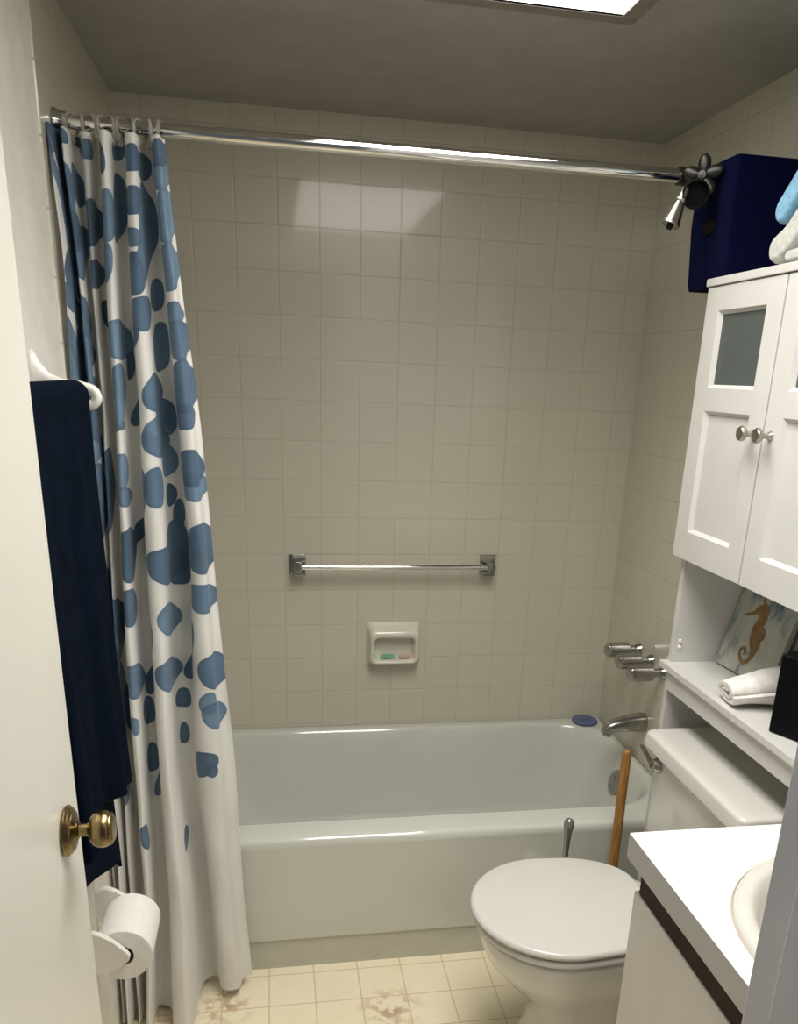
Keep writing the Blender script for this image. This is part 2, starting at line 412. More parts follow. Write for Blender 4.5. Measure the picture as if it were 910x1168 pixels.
# ---------------------------------------------------------------- curtain
CZ=np.array([1.928, 1.682, 1.418, 1.122, 0.92, 0.657, 0.317, -0.036])
CX=np.array([[0.0059, 0.0049, 0.0243, 0.0408, 0.0656, 0.0785, 0.0994, 0.1197, 0.1496, 0.166, 0.1936, 0.2047], [0.0183, 0.0121, 0.0304, 0.0432, 0.0526, 0.058, 0.0944, 0.1092, 0.1421, 0.1744, 0.2079, 0.2217], [0.0116, 0.0156, 0.0396, 0.0448, 0.0546, 0.0568, 0.0914, 0.107, 0.1447, 0.1806, 0.2242, 0.2462], [0.0022, 0.0088, 0.0303, 0.0358, 0.0477, 0.052, 0.0809, 0.0992, 0.144, 0.1874, 0.2386, 0.2621], [-0.0032, 0.0037, 0.0239, 0.0314, 0.0437, 0.0499, 0.0796, 0.0983, 0.1443, 0.1748, 0.2332, 0.273], [-0.0058, 0.0036, 0.0224, 0.0301, 0.0464, 0.0586, 0.0851, 0.1007, 0.144, 0.1664, 0.2331, 0.2888], [-0.0219, -0.0142, 0.0053, 0.0207, 0.0434, 0.0618, 0.0871, 0.1013, 0.1596, 0.1902, 0.2475, 0.2959], [-0.0183, -0.0104, 0.0077, 0.0136, 0.031, 0.0377, 0.068, 0.0863, 0.1566, 0.2001, 0.26, 0.3158]])
for r in CX:
    r[0]=max(r[0],.006)
    for i in range(1,12): r[i]=max(r[i],r[i-1]+.0095)
CYO=np.array([-.085,.015,-.045,.030,-.018,.040,-.050,.030,-.050,.045,-.048,.000])
def curtain_grid(ns=481,nz=300,z0=.008,z1=1.931):
    S=np.linspace(0,11,ns); Z=np.linspace(z0,z1,nz)
    # smooth the table in z
    zz=np.linspace(-.036,1.928,200)
    T=np.array([np.interp(zz,CZ[::-1],CX[::-1,i]) for i in range(12)])
    k=np.hanning(25);k/=k.sum()
    T=np.array([np.convolve(np.pad(t,12,mode='edge'),k,mode='valid') for t in T])
    P=np.zeros((nz,ns,3)); A=np.zeros((nz,ns))
    i=np.minimum(S.astype(int),10); u=S-i
    for r,z in enumerate(Z):
        xn=np.array([np.interp(z,zz,t) for t in T])
        w=np.diff(xn)
        x=xn[i]+w[i]*(u+.13*np.sin(2*np.pi*u))
        c=.5-.5*np.cos(np.pi*u)
        # softer pleats near the hem
        yo=CYO.copy()
        lo=np.clip(1.0-z,0,1); yo[9]=.045-.016*lo; yo[0]=-.085+.065*np.clip((1.5-z)/.8,0,1); yo[8]=-.050-.010*lo
        y=yo[i]*(1-c)+yo[i+1]*c
        fr=np.clip(1.0-z,0,1)
        w8=np.clip((S-8.0)/1.3,0,1); w8=w8*w8*(3-2*w8)
        yb=-.722-.038*min(1,(1.95-z)/1.0)-fr*(.125*(1-w8)+.025*w8)
        y=y*(.75+.35*np.clip((1.95-z)/1.2,0,1))+yb
        lim=np.interp(z,[0,.42,.62,2],[-.746,-.746,-.60,-.60])
        y=np.where(y>lim-.006,lim-.006*np.exp(-(y-lim+.006)/.006),y)
        x=x+.0022*np.sin(S*2.1+z*7)*np.clip(1.9-z,0,.5)
        # micro creases
        y=y+.0015*np.sin(z*23+S*3.3)+.001*np.sin(z*41-S*5)
        x=np.maximum(x,.004)
        # hem: right corner curls up a little
        zr=z+np.clip(.03-abs(z-.012),0,.03)*0
        P[r,:,0]=x;P[r,:,1]=y;P[r,:,2]=z+np.clip((.5-z)/.5,0,1)*(.006+.006*np.sin(S*1.3)+.012*w8)
        d=np.hypot(np.diff(x),np.diff(y)); a=np.r_[0,np.cumsum(d)]
        A[r]=a-a[-1]
    return S,Z,P,A

BLOBS = [(-0.568, 1.918, 0.03, 0.015, -0.45), (-0.613, 1.835, 0.029, 0.044, 0.45), (-0.672, 1.716, 0.045, 0.04, 0.45), (-0.73, 1.642, 0.039, 0.029, 0.45), (-0.632, 1.606, 0.044, 0.04, 0.45), (-0.667, 1.539, 0.053, 0.022, 0.45), (-0.493, 1.918, 0.01, 0.011, 0.0), (-0.559, 1.841, 0.029, 0.037, 0.45), (-0.584, 1.725, 0.038, 0.051, 0.15), (-0.462, 1.902, 0.036, 0.018, 0.4), (-0.501, 1.777, 0.049, 0.044, 0.29), (-0.492, 1.687, 0.046, 0.029, 0.25), (-0.352, 1.886, 0.017, 0.029, 0.27), (-0.377, 1.786, 0.035, 0.048, 0.26), (-0.387, 1.706, 0.022, 0.037, 0.04), (-0.46, 1.616, 0.021, 0.029, 0.24), (-0.382, 1.568, 0.068, 0.04, 0.45), (-0.42, 1.458, 0.05, 0.07, 0.24), (-0.273, 1.908, 0.023, 0.018, 0.45), (-0.314, 1.806, 0.033, 0.062, 0.41), (-0.199, 1.889, 0.036, 0.026, 0.34), (-0.217, 1.818, 0.038, 0.026, 0.45), (-0.238, 1.754, 0.031, 0.018, -0.08), (-0.231, 1.69, 0.037, 0.04, 0.08), (-0.222, 1.619, 0.052, 0.033, 0.45), (-0.262, 1.577, 0.019, 0.022, 0.34), (-0.342, 1.523, 0.011, 0.033, 0.3), (-0.32, 1.436, 0.021, 0.037, 0.45), (-0.219, 1.471, 0.048, 0.04, 0.21), (-0.217, 1.397, 0.048, 0.029, 0.02), (-0.146, 1.883, 0.038, 0.026, 0.45), (-0.173, 1.77, 0.047, 0.088, 0.27), (-0.143, 1.658, 0.02, 0.033, 0.22), (-0.156, 1.558, 0.029, 0.051, 0.36), (-0.181, 1.42, 0.05, 0.04, 0.06), (-0.031, 1.902, 0.042, 0.026, 0.42), (-0.036, 1.867, 0.045, 0.029, 0.45), (-0.036, 1.796, 0.049, 0.051, 0.32), (-0.043, 1.706, 0.05, 0.044, 0.36), (-0.045, 1.622, 0.049, 0.022, 0.27), (-0.039, 1.574, 0.052, 0.04, 0.41), (-0.052, 1.484, 0.061, 0.055, 0.26), (-0.059, 1.426, 0.051, 0.026, 0.29), (-0.701, 1.889, 0.009, 0.026, 0.45), (-0.676, 1.368, 0.044, 0.033, 0.45), (-0.699, 1.298, 0.04, 0.033, 0.45), (-0.708, 1.214, 0.029, 0.026, -0.07), (-0.419, 1.407, 0.04, 0.011, 0.0), (-0.439, 1.314, 0.047, 0.037, 0.45), (-0.446, 1.262, 0.057, 0.022, -0.3), (-0.447, 1.14, 0.066, 0.059, -0.07), (-0.48, 1.027, 0.056, 0.04, 0.35), (-0.299, 1.41, 0.016, 0.011, 0.0), (-0.217, 1.375, 0.06, 0.033, 0.07), (-0.317, 1.262, 0.026, 0.059, 0.45), (-0.261, 1.281, 0.038, 0.044, 0.26), (-0.376, 1.185, 0.021, 0.029, 0.45), (-0.363, 0.947, 0.027, 0.047, 0.45), (-0.252, 0.992, 0.059, 0.041, -0.16), (-0.243, 1.114, 0.066, 0.044, -0.38), (-0.182, 1.098, 0.047, 0.04, 0.04), (-0.19, 1.143, 0.047, 0.062, -0.05), (-0.163, 1.397, 0.02, 0.015, 0.19), (-0.18, 1.33, 0.033, 0.033, 0.31), (-0.186, 1.259, 0.02, 0.026, 0.23), (-0.17, 1.22, 0.016, 0.033, 0.23), (-0.057, 1.416, 0.041, 0.015, 0.3), (-0.058, 1.323, 0.059, 0.04, 0.16), (-0.048, 1.285, 0.053, 0.033, 0.24), (-0.049, 1.156, 0.066, 0.055, 0.04), (-0.057, 1.047, 0.065, 0.033, -0.01), (-0.122, 0.95, 0.025, 0.044, 0.45), (-0.6, 1.269, 0.036, 0.095, 0.45), (-0.496, 0.863, 0.068, 0.041, -0.26), (-0.407, 0.851, 0.019, 0.041, 0.45), (-0.268, 0.87, 0.07, 0.041, -0.45), (-0.162, 0.873, 0.028, 0.037, 0.45), (-0.04, 0.879, 0.053, 0.044, -0.17), (-0.199, 0.789, 0.028, 0.024, 0.18), (-0.451, 0.773, 0.026, 0.034, 0.45), (-0.068, 0.805, 0.025, 0.027, 0.13), (-0.049, 0.773, 0.043, 0.034, -0.14), (-0.215, 0.699, 0.014, 0.03, 0.06), (-0.542, 0.767, 0.019, 0.02, 0.45), (-0.11, 0.654, 0.044, 0.037, 0.45), (-0.082, 0.641, 0.017, 0.017, 0.05), (-0.434, 0.616, 0.021, 0.051, 0.45), (-0.735, 0.587, 0.031, 0.027, 0.45), (-0.262, 0.452, 0.031, 0.027, 0.45)]
def leaf_fields(A, Zg):
    rnd = random.Random(11); B = [(a, z, ra, rz, rnd.random(), kk) for a, z, ra, rz, kk in BLOBS]
    # the pleats that turn away from the room carry the same print
    for k in range(130):
        z = .75 + 1.2 * rnd.random(); a = -1.03 + .42 * rnd.random()
        B.append((a, z, .022 + .02 * rnd.random(), .035 + .035 * rnd.random(), rnd.random(), 0))
    for a, z in ((-.62, .55), (-.55, .5), (-.60, .64), (-.47, .66)): B.append((a, z, .025, .035, .5, 0))
    F = {'a': np.full(A.shape, .2), 'b': np.full(A.shape, .2)}; T = {'a': np.zeros(A.shape), 'b': np.zeros(A.shape)}
    for i, (a, z, ra, rz, tn, kk) in enumerate(B):
        k = 'ab'[i % 2]; dx = (A - a - kk * (Zg - z)) / ra; dz = (Zg - z) / rz
        th = np.arctan2(dz, dx); ph = rnd.random() * 6.28
        wob = 1 + .03 * np.sin(2 * th + ph) + .03 * np.sin(3 * th + ph * 2)
        q = (np.sqrt(dx * dx + dz * dz) / wob - 1) * min(ra, rz)
        m = q < F[k]; F[k] = np.where(m, q, F[k]); T[k] = np.where(m, tn, T[k])
    return F, T
S_, Z_, P_, A_ = curtain_grid()
nz, ns = A_.shape
me = bpy.data.meshes.new('shower_curtain')
idx = np.arange(nz * ns).reshape(nz, ns)
q = np.stack([idx[:-1, :-1], idx[:-1, 1:], idx[1:, 1:], idx[1:, :-1]], -1).reshape(-1, 4)
me.from_pydata(P_.reshape(-1, 3).tolist(), [], q.tolist())
F, T = leaf_fields(A_, np.repeat(Z_[:, None], ns, 1))
for k in 'ab':
    for nm, D in (('s' + k, F[k]), ('t' + k, T[k])):
        at = me.attributes.new(nm, 'FLOAT', 'POINT'); at.data.foreach_set('value', D.ravel().astype('f'))
me.materials.append(M['curtain']); me.polygons.foreach_set('use_smooth', [True] * len(me.polygons))
cur = bpy.data.objects.new('shower_curtain', me); C.objects.link(cur)
recenter(cur); tag(cur, 'white fabric shower curtain printed with blue watercolour leaves, bunched at the left', 'shower curtain')
# rings
def ring_at(x):
    bm = BM(); n = 28
    pts = [Vector((x, RY + .0180 * math.cos(a), RZ - .0035 + .0185 * math.sin(a))) for a in [2 * PI * i / n for i in range(n)]]
    loops = []
    for i, p in enumerate(pts):
        a = 2 * PI * i / n; o = Vector((0, math.cos(a), math.sin(a)))
        loops.append([p + o * (.0024 * math.cos(b)) + Vector((1, 0, 0)) * (.0034 * math.sin(b)) for b in [2 * PI * j / 8 for j in range(8)]])
    loops.append(loops[0]); loft(bm, loops, True, False, False)
    add_box(bm, x - .006, x + .006, RY - .006, RY + .002, RZ - .034, RZ - .020, bev=.002)
    return bm
r0 = recenter(obj('curtain_ring', ring_at(.03), 'clear_ring'))
RL = 'clear plastic curtain ring on the rod, one of the row bunched at the left end'
tag(r0, RL, 'curtain ring', 'clear rings holding the shower curtain')
xs = [.020, .036, .055, .072, .090, .107, .123, .142, .158, .176, .195]
for i, x in enumerate(xs):
    o = r0 if i == 0 else r0.copy()
    if i: C.objects.link(o)
    o.location = (x, r0.location.y, r0.location.z); o.rotation_euler = (0, 0, [.35, -.5, .2, .6, -.3, .45, -.2, .5, -.55, .3, -.1][i])

# ---------------------------------------------------------------- towel bar on the back wall
bar = thing('towel_bar', 'chrome towel bar with square mounts on the back tiled wall', 'towel bar', (.77, -.035, .93))
for cx, s in ((.463, 1), (1.077, -1)):
    bm = BM(); add_box(bm, cx - .026, cx + .026, -.010, -.0005, .922, .984, bev=.002, seg=2)
    for i, zz in enumerate((.930, .9525, .975)):
        add_box(bm, cx - .020 + (.004 if s > 0 else -.004), cx + .020 + (.004 if s > 0 else -.004), -.046 if i != 1 else -.058, -.008, zz - .0078, zz + .0078, bev=.0022)
    add_box(bm, cx - .013, cx + .013, -.062, -.008, .935, .97, bev=.004)
    obj('bar_mount', bm, 'chrome_dull', bar)
bm = BM(); add_tube(bm, [(.455, -.052, .952), (1.085, -.052, .952)], .0085, 24); obj('bar_rail', bm, 'chrome', bar)

# ---------------------------------------------------------------- soap dish
sd = thing('soap_dish', 'almond glazed ceramic soap dish set into the back wall tiles', 'soap dish', (.772, -.03, .618))
bm = BM()
x0, x1, zb, zt = .690, .856, .618, .752
def dish_loop(x0, x1, z0, z1, y, r): return [Vector((p.x, y, p.y)) for p in rrect(x0, x1, z0, z1, r, 0, nc=6, ns=6)]
L = [dish_loop(x0 - .006, x1 + .006, zb - .002, zt + .006, -.0005, .012), dish_loop(x0 - .004, x1 + .004, zb, zt + .004, -.008, .014), dish_loop(x0, x1, zb + .004, zt - .002, -.024, .018),
     dish_loop(x0 + .003, x1 - .003, zb + .008, zt - .012, -.044, .020), dish_loop(x0 + .008, x1 - .008, zb + .013, zt - .022, -.050, .020), dish_loop(x0 + .014, x1 - .014, zb + .019, zt - .034, -.048, .018),
     dish_loop(x0 + .017, x1 - .017, zb + .022, zt - .038, -.038, .016), dish_loop(x0 + .022, x1 - .022, zb + .024, zt - .044, -.012, .014)]
loft(bm, L, True, True, True); obj('dish_body', bm, 'china_dish', sd, angle=70)
def soap(name, mat, c, a, b, h, rot, tilt, label):
    bm = BM(); L = []
    for t, s in ((-1, .6), (-.6, .93), (0, 1), (.6, .93), (1, .6)):
        L.append([Vector((a * s * math.cos(q) , b * s * math.sin(q), h * t)) for q in [2 * PI * i / 24 for i in range(24)]])
    loft(bm, L); bmesh.ops.transform(bm, matrix=Matrix.Translation(c) @ Matrix.Rotation(rot, 4, 'Z') @ Matrix.Rotation(tilt, 4, 'X'), verts=bm.verts)
    return tag(recenter(obj(name, bm, mat)), label, 'soap')
soap('bar_soap', 'soap_green', (.752, -.030, .650), .026, .010, .0045, .1, .35, 'thin green sliver of soap lying in the ceramic dish')
soap('bar_soap', 'soap_pink', (.808, -.029, .649), .022, .010, .0038, 0, .15, 'thin pinkish sliver of soap lying in the ceramic dish')

# ---------------------------------------------------------------- tub faucet
WX = XR - .004
labels = ['chrome faucet handle nearest the back wall, furthest left of three', 'middle chrome faucet handle of the three on the right wall', 'chrome faucet handle nearest the shelf, rightmost of three']
for (y, z), lb in zip(((-.262, .735), (-.355, .728), (-.448, .722)), labels):
    t = thing('faucet_handle', lb, 'faucet handle', (WX - .05, y, z - .022), 'chrome faucet handles over the tub')
    bm = BM(); add_lathe(bm, [(0, 0), (0, .022), (.004, .021), (.012, .016), (.020, .0135), (.052, .012), (.052, 0)], (WX, y, z), (-1, 0, 0), 32); obj('escutcheon', bm, 'chrome_dull', t)
    bm = BM(); n = 36; L = []
    for d, r in ((.036, .012), (.038, .0215), (.042, .0240), (.099, .0230), (.109, .0212), (.1135, .0150), (.112, .001)):
        L.append([Vector((WX - d, y + r * (1 + (.05 * math.cos(6 * a) if .046 < d < .1 else 0)) * math.cos(a), z + r * (1 + (.05 * math.cos(6 * a) if .046 < d < .1 else 0)) * math.sin(a))) for a in [2 * PI * i / n for i in range(n)]])
    loft(bm, L); obj('handle_knob', bm, 'chrome_dull', t)
sp = thing('tub_spout', 'chrome tub spout sticking out of the right wall above the rim', 'tub spout', (WX - .07, -.36, .49))
bm = BM(); L = []
for d, zc, ry, rz in ((0, .527, .027, .029), (.012, .527, .0285, .030), (.04, .526, .0265, .027), (.08, .522, .0235, .022), (.105, .517, .021, .0195), (.122, .511, .0185, .018), (.134, .504, .0135, .013), (.138, .500, .005, .005)):
    L.append([Vector((WX - d, -.36 + ry * math.copysign(abs(math.cos(a)) ** .8, math.cos(a)), zc + rz * math.copysign(abs(math.sin(a)) ** .8, math.sin(a)))) for a in [2 * PI * i / 28 for i in range(28)]])
loft(bm, L)
obj('spout_body', bm, 'chrome_dull', sp)
bm = BM(); add_lathe(bm, [(0, 0), (0, .014), (.018, .0145), (.018, .011), (.006, .010), (.006, 0)], (WX - .118, -.36, .504), (-.15, 0, -1), 24); obj('spout_nozzle', bm, 'chrome_dull', sp)

# blue stopper on the rim corner
bm = BM(); add_lathe(bm, [(0, 0), (0, .041), (.003, .0445), (.008, .0445), (.010, .042), (.0095, .012), (.016, .009), (.017, 0)], (0, 0, 0), (0, 0, 1), 36)
bmesh.ops.transform(bm, matrix=Matrix.Translation((1.452, -.050, .4005)), verts=bm.verts)
tag(recenter(obj('sink_stopper', bm, 'blue_plastic')), 'flat round blue rubber stopper on the tub rim in the far right corner', 'stopper')

# ---------------------------------------------------------------- shower head clamped by the rod end
sh = thing('shower_fitting', 'dark fitting with petal knob and small chrome nozzle at the right rod end', 'shower fitting', (1.25, -.82, 1.83))
c = Vector((1.254, -.845, 1.9225))
bm = BM(); ax = Vector((-.62, -.77, .12)).normalized(); a_, b_, d_ = frame_for(ax)
for k in range(5):
    th = 2 * PI * k / 5 + .30; dirv = a_ * math.cos(th) + b_ * math.sin(th)
    sd_ = -a_ * math.sin(th) + b_ * math.cos(th); L = []
    for t, w, h in ((.004, .008, .008), (.012, .0115, .009), (.022, .0130, .0085), (.031, .0120, .007), (.038, .007, .005), (.041, .001, .001)):
        L.append([c + dirv * t + sd_ * w * math.cos(q) + d_ * (h * math.sin(q) - .003 + t * .12) for q in [2 * PI * i / 14 for i in range(14)]])
    loft(bm, L)
add_lathe(bm, [(-.008, 0), (-.008, .010), (.004, .012), (.010, .008), (.011, 0)], c, ax, 20)
obj('petal_knob', bm, 'black_metal', sh)
bm = BM(); add_lathe(bm, [(-.014, .0142), (-.014, .0180), (.014, .0180), (.014, .0142), (-.014, .0142)], (1.275, RY, RZ), (1, 0, 0), 28, caps=False)
add_tube(bm, smooth_path([(1.277, RY - .0235, RZ - .006), (1.274, -.76, 1.932), (1.258, -.81, 1.922), (1.252, -.840, 1.915)]), .011, 18)
obj('rod_clamp', bm, 'black_metal', sh)
bm = BM(); ax2 = Vector((-.25, -.95, -.15)).normalized()
add_lathe(bm, [(-.022, 0), (-.022, .018), (-.012, .024), (.014, .0275), (.020, .0265), (.021, .0235), (.004, .021), (.004, 0)], (1.237, -.853, 1.888), ax2, 36); obj('swivel_housing', bm, 'black_rubber', sh)
bm = BM(); ax3 = Vector((-.36, -.06, -.93)).normalized(); o3 = Vector((1.212, -.855, 1.884))
add_lathe(bm, [(-.012, 0), (-.012, .008), (.006, .0085), (.008, .0115), (.012, .0115), (.014, .0100), (.018, .0110), (.056, .0185), (.059, .0185), (.060, .016), (.057, .015), (.057, 0)], o3, ax3, 32); obj('spray_nozzle', bm, 'nickel', sh)
bm = BM(); add_lathe(bm, [(.057, 0), (.057, .007), (.066, .006), (.067, 0)], o3, ax3, 16); obj('nozzle_tip', bm, 'black_rubber', sh)

# ---------------------------------------------------------------- toilet
TY = -1.115
toi = thing('toilet', 'white china toilet with closed lid between the tub and the vanity', 'toilet', (1.1, TY, 0))
def egg(xf, xb, hw, z, xc=None, n=64, sq=.0, wb=.72):
    """outline: rounded front at xf, narrower squared back at xb"""
    xc = xc if xc is not None else xf + hw * 1.02; out = []
    for i in range(n):
        a = 2 * PI * i / n; ca, sa = math.cos(a), math.sin(a)
        if ca <= 0: x = xc + (xc - xf) * ca; w = hw * sa
        else:
            x = xc + (xb - xc) * ca ** .42; t = ca ** .42
            w = hw * math.copysign(abs(sa) ** .42, sa) * (1 - (1 - wb) * t ** 2.2)
        out.append(Vector((x, TY + w, z)))
    return out
bm = BM()
L = [egg(.92, 1.42, .105, 0, 1.03), egg(.915, 1.42, .108, .012, 1.03), egg(.93, 1.40, .098, .03, 1.03), egg(.955, 1.38, .085, .10, 1.04), egg(.955, 1.37, .088, .16, 1.04),
     egg(.925, 1.36, .110, .21, 1.02), egg(.880, 1.34, .140, .255, 1.01), egg(.845, 1.32, .165, .30, 1.0), egg(.827, 1.30, .178, .345, 1.0), egg(.823, 1.295, .181, .372, 1.0), egg(.826, 1.29, .179, .380, 1.0), egg(.84, 1.28, .165, .382, 1.0)]
loft(bm, L); obj('toilet_bowl', bm, 'china', toi, angle=70)
def slab(name, z0, z1, xf, xb, hw, mat, dome=0, r=.006, wb=.72):
    bm = BM(); L = [egg(xf + r, xb - r, hw - r, z0, 1.0, wb=wb), egg(xf + r * .3, xb - r * .3, hw - r * .3, z0 + r * .3, 1.0, wb=wb), egg(xf, xb, hw, z0 + r, 1.0, wb=wb), egg(xf, xb, hw, z1 - r, 1.0, wb=wb), egg(xf + r * .3, xb - r * .3, hw - r * .3, z1 - r * .3, 1.0, wb=wb), egg(xf + r, xb - r, hw - r, z1, 1.0, wb=wb)]
    if dome:
        for s, h in ((.03, .5), (.07, .8), (.12, 1)): L.append(egg(xf + s, xb - s, hw - s, z1 + dome * h, 1.0, wb=wb))
    loft(bm, L); return obj(name, bm, mat, toi, angle=70)
slab('toilet_seat', .385, .402, .812, 1.222, .186, 'seat_plastic', r=.007, wb=.76)
slab('toilet_lid', .406, .424, .806, 1.218, .188, 'seat_plastic', dome=.003, r=.008, wb=.74)
for s in (-1, 1):
    bm = BM(); add_box(bm, 1.200, 1.230, TY + s * .055 - .016, TY + s * .055 + .016, .383, .408, bev=.006, seg=3); obj('seat_hinge', bm, 'seat_plastic', toi)
for s in (-1, 1):
    bm = BM(); add_lathe(bm, [(0, .015), (.008, .0145), (.016, .009), (.018, 0)], (1.14, TY + s * .11, .01), (0, 0, 1), 20); obj('bolt_cap', bm, 'plastic_white', toi)
bm = BM(); kt = dict(nc=8, ns=8)
TB0, TB1 = -1.362, -.938
L = [rrect(1.275, 1.462, TB0 + .03, TB1 - .012, .03, .375, **kt), rrect(1.270, 1.464, TB0 + .02, TB1 - .006, .034, .42, **kt), rrect(1.266, 1.466, TB0 + .01, TB1 - .003, .034, .56, **kt), rrect(1.264, 1.468, TB0, TB1, .034, .722, **kt)]
loft(bm, L); obj('tank_body', bm, 'china', toi, angle=60)
bm = BM(); r = (1.244, 1.478, TB0 - .018, TB1 + .012)
def rl(z, d, rad=.035): return rrect(r[0] + d, r[1] - d, r[2] + d, r[3] - d, rad, z, **kt)
L = [rl(.720, .012, .022), rl(.7215, .002, .022), rl(.725, 0, .022), rl(.752, .002, .022), rl(.758, .006, .02), rl(.7605, .012, .018), rl(.7615, .03, .015)]
loft(bm, L); obj('tank_lid', bm, 'china', toi, angle=60)
lv = None
bm = BM(); add_lathe(bm, [(-.006, 0), (-.006, .019), (.004, .019), (.010, .016), (.019, .014), (.022, .008), (.022, 0)], (1.266, -.992, .692), (-1, 0, 0), 28)
lv = obj('flush_lever', bm, 'chrome_dull', toi, label='chrome flush lever')
bm = BM(); L = []
for t, w, h in ((0, .008, .009), (.02, .007, .008), (.05, .008, .006), (.068, .008, .005), (.074, .003, .003)):
    L.append([Vector((1.247 + .003 * math.cos(q), -.992 + t * .9, .692 + t * .30)) + Vector((0, 0, h * math.sin(q))) + Vector((w * .4 * math.cos(q), 0, 0)) for q in [2 * PI * i / 16 for i in range(16)]])
loft(bm, L); obj('lever_arm', bm, 'chrome_dull', lv)

# ---------------------------------------------------------------- plunger and brush between tub and toilet
pl = thing('plunger', 'toilet plunger with plain wooden handle standing by the tub', 'plunger', (1.257, -.833, 0))
bm = BM(); add_tube(bm, [(1.258, -.832, .07), (1.265, -.816, .40), (1.271, -.800, .634), (1.271, -.7995, .641), (1.271, -.799, .644)], [.0125, .0125, .0125, .0095, .004], 24); obj('plunger_handle', bm, 'oak', pl)
bm = BM(); add_lathe(bm, [(0, .052), (.004, .056), (.02, .054), (.045, .045), (.062, .028), (.075, .018), (.095, .0155), (.095, 0)], (1.257, -.833, 0), (0, 0, 1), 36, caps=False); obj('rubber_cup', bm, 'rubber_red', pl)
br = thing('toilet_brush', 'toilet brush with rounded dark metal handle behind the toilet', 'toilet brush', (1.105, -.84, 0))
bm = BM(); add_lathe(bm, [(0, 0), (0, .006), (.09, .0062), (.17, .0085), (.196, .0105), (.206, .0128), (.214, .0135), (.222, .0125), (.229, .008), (.2315, 0)], (1.116, -.842, .245), (.012, .0, 1), 28); obj('brush_handle', bm, 'steel_grey', br)
bm = BM(); add_lathe(bm, [(0, 0), (0, .047), (.006, .050), (.20, .046), (.235, .036), (.248, .014), (.250, 0)], (1.112, -.845, 0), (0, 0, 1), 36); obj('brush_holder', bm, 'plastic_white', br)

# ---------------------------------------------------------------- vanity
VX, VY0, VY1 = .984, -1.458, -2.148
van = thing('vanity_cabinet', 'off-white vanity cabinet with dark finger groove under its countertop', 'vanity cabinet', (1.26, -1.81, 0))
bm = BM()
for bb_ in ((1.018, XR - .002, VY0 - .036, VY0 - .02, .08, .752), (1.018, XR - .002, VY1, VY1 + .016, .08, .752), (1.018, 1.034, VY1, VY0 - .02, .08, .752), (1.018, XR - .002, VY1, VY0 - .02, .08, .096), (XR - .010, XR - .002, VY1, VY0 - .02, .08, .752)): add_box(bm, *bb_, bev=.0008)
add_box(bm, 1.06, XR - .002, VY1, VY0 - .03, 0, .085); obj('cabinet_body', bm, 'vanity_panel', van)
bm = BM(); add_box(bm, .999, 1.0185, VY1, VY0 - .034, .700, .7505, bev=.001); obj('finger_groove', bm, 'dark_wood', van, label='dark walnut finger groove strip')
ymid = -1.82
for y0, y1 in ((VY1 + .003, ymid - .002), (ymid + .002, VY0 - .022)):
    bm = BM(); add_box(bm, .996, 1.0175, y0, y1, .10, .698, bev=.0015); obj('cabinet_door', bm, 'vanity_panel', van)
ct = thing('countertop', 'bright white laminate countertop corner on the vanity', 'countertop', (1.26, -1.80, .754))
SC = Vector((1.262, -1.80, 0)); SA, SB = .240, .245
def ell(a, b, z, n=64, c=SC): return [Vector((c.x + a * math.cos(2 * PI * i / n), c.y + b * math.sin(2 * PI * i / n), z)) for i in range(n)]
def rect_match(z, d=0, n=64):
    out = []
    x0, x1, y0, y1 = VX + d, XR - .002 - d, VY1 + d, VY0 - d
    corners = [math.atan2(y - SC.y, x - SC.x) % (2 * PI) for x, y in ((x1, y1), (x0, y1), (x0, y0), (x1, y0))]
    angs = [2 * PI * i / n for i in range(n)]
    for ca in corners:
        k = min(range(n), key=lambda i: abs(angs[i] - ca)); angs[k] = ca
    for a in angs:
        c, s = math.cos(a), math.sin(a)
        t = min(((x1 if c > 0 else x0) - SC.x) / c if abs(c) > 1e-9 else 1e9, ((y1 if s > 0 else y0) - SC.y) / s if abs(s) > 1e-9 else 1e9)
        out.append(Vector((SC.x + c * t, SC.y + s * t, z)))
    return out
bm = BM()
loft(bm, [ell(SA - .02, SB - .02, .7535), rect_match(.7535), rect_match(.7995), rect_match(.80, .0006), ell(SA - .02, SB - .02, .80), ell(SA - .02, SB - .02, .7535)], True, False, False)
top = obj('counter_slab', bm, 'laminate', ct, smooth=False)
top.data.materials.append(M['laminate_edge'])
for p in top.data.polygons:
    if abs(p.normal.z) < .5 and p.center.length > 0: p.material_index = 1
bm = BM()
loft(bm, [ell(SA, SB, .8005), ell(SA - .003, SB - .003, .807), ell(SA - .010, SB - .010, .811), ell(SA - .022, SB - .022, .811), ell(SA - .032, SB - .032, .804), ell(SA - .040, SB - .040, .785),
          ell(SA - .052, SB - .052, .745), ell(SA - .08, SB - .08, .70), ell(SA - .13, SB - .13, .672), ell(.02, .02, .664)], True, False, True)
bc_ = BM(); loft(bc_, [ell(SA - .004, SB - .004, .8002), ell(SA + .003, SB + .003, .8002), ell(SA + .0025, SB + .0025, .8012), ell(SA + .0002, SB + .0002, .8022)], True, False, False)
obj('sealant_bead', bc_, 'sealant', ct, label='thin brownish sealant line around the sink')
snk = tag(recenter(obj('sink_basin', bm, 'sink_china', angle=70)), 'oval cream sink basin set into the white vanity countertop', 'sink')

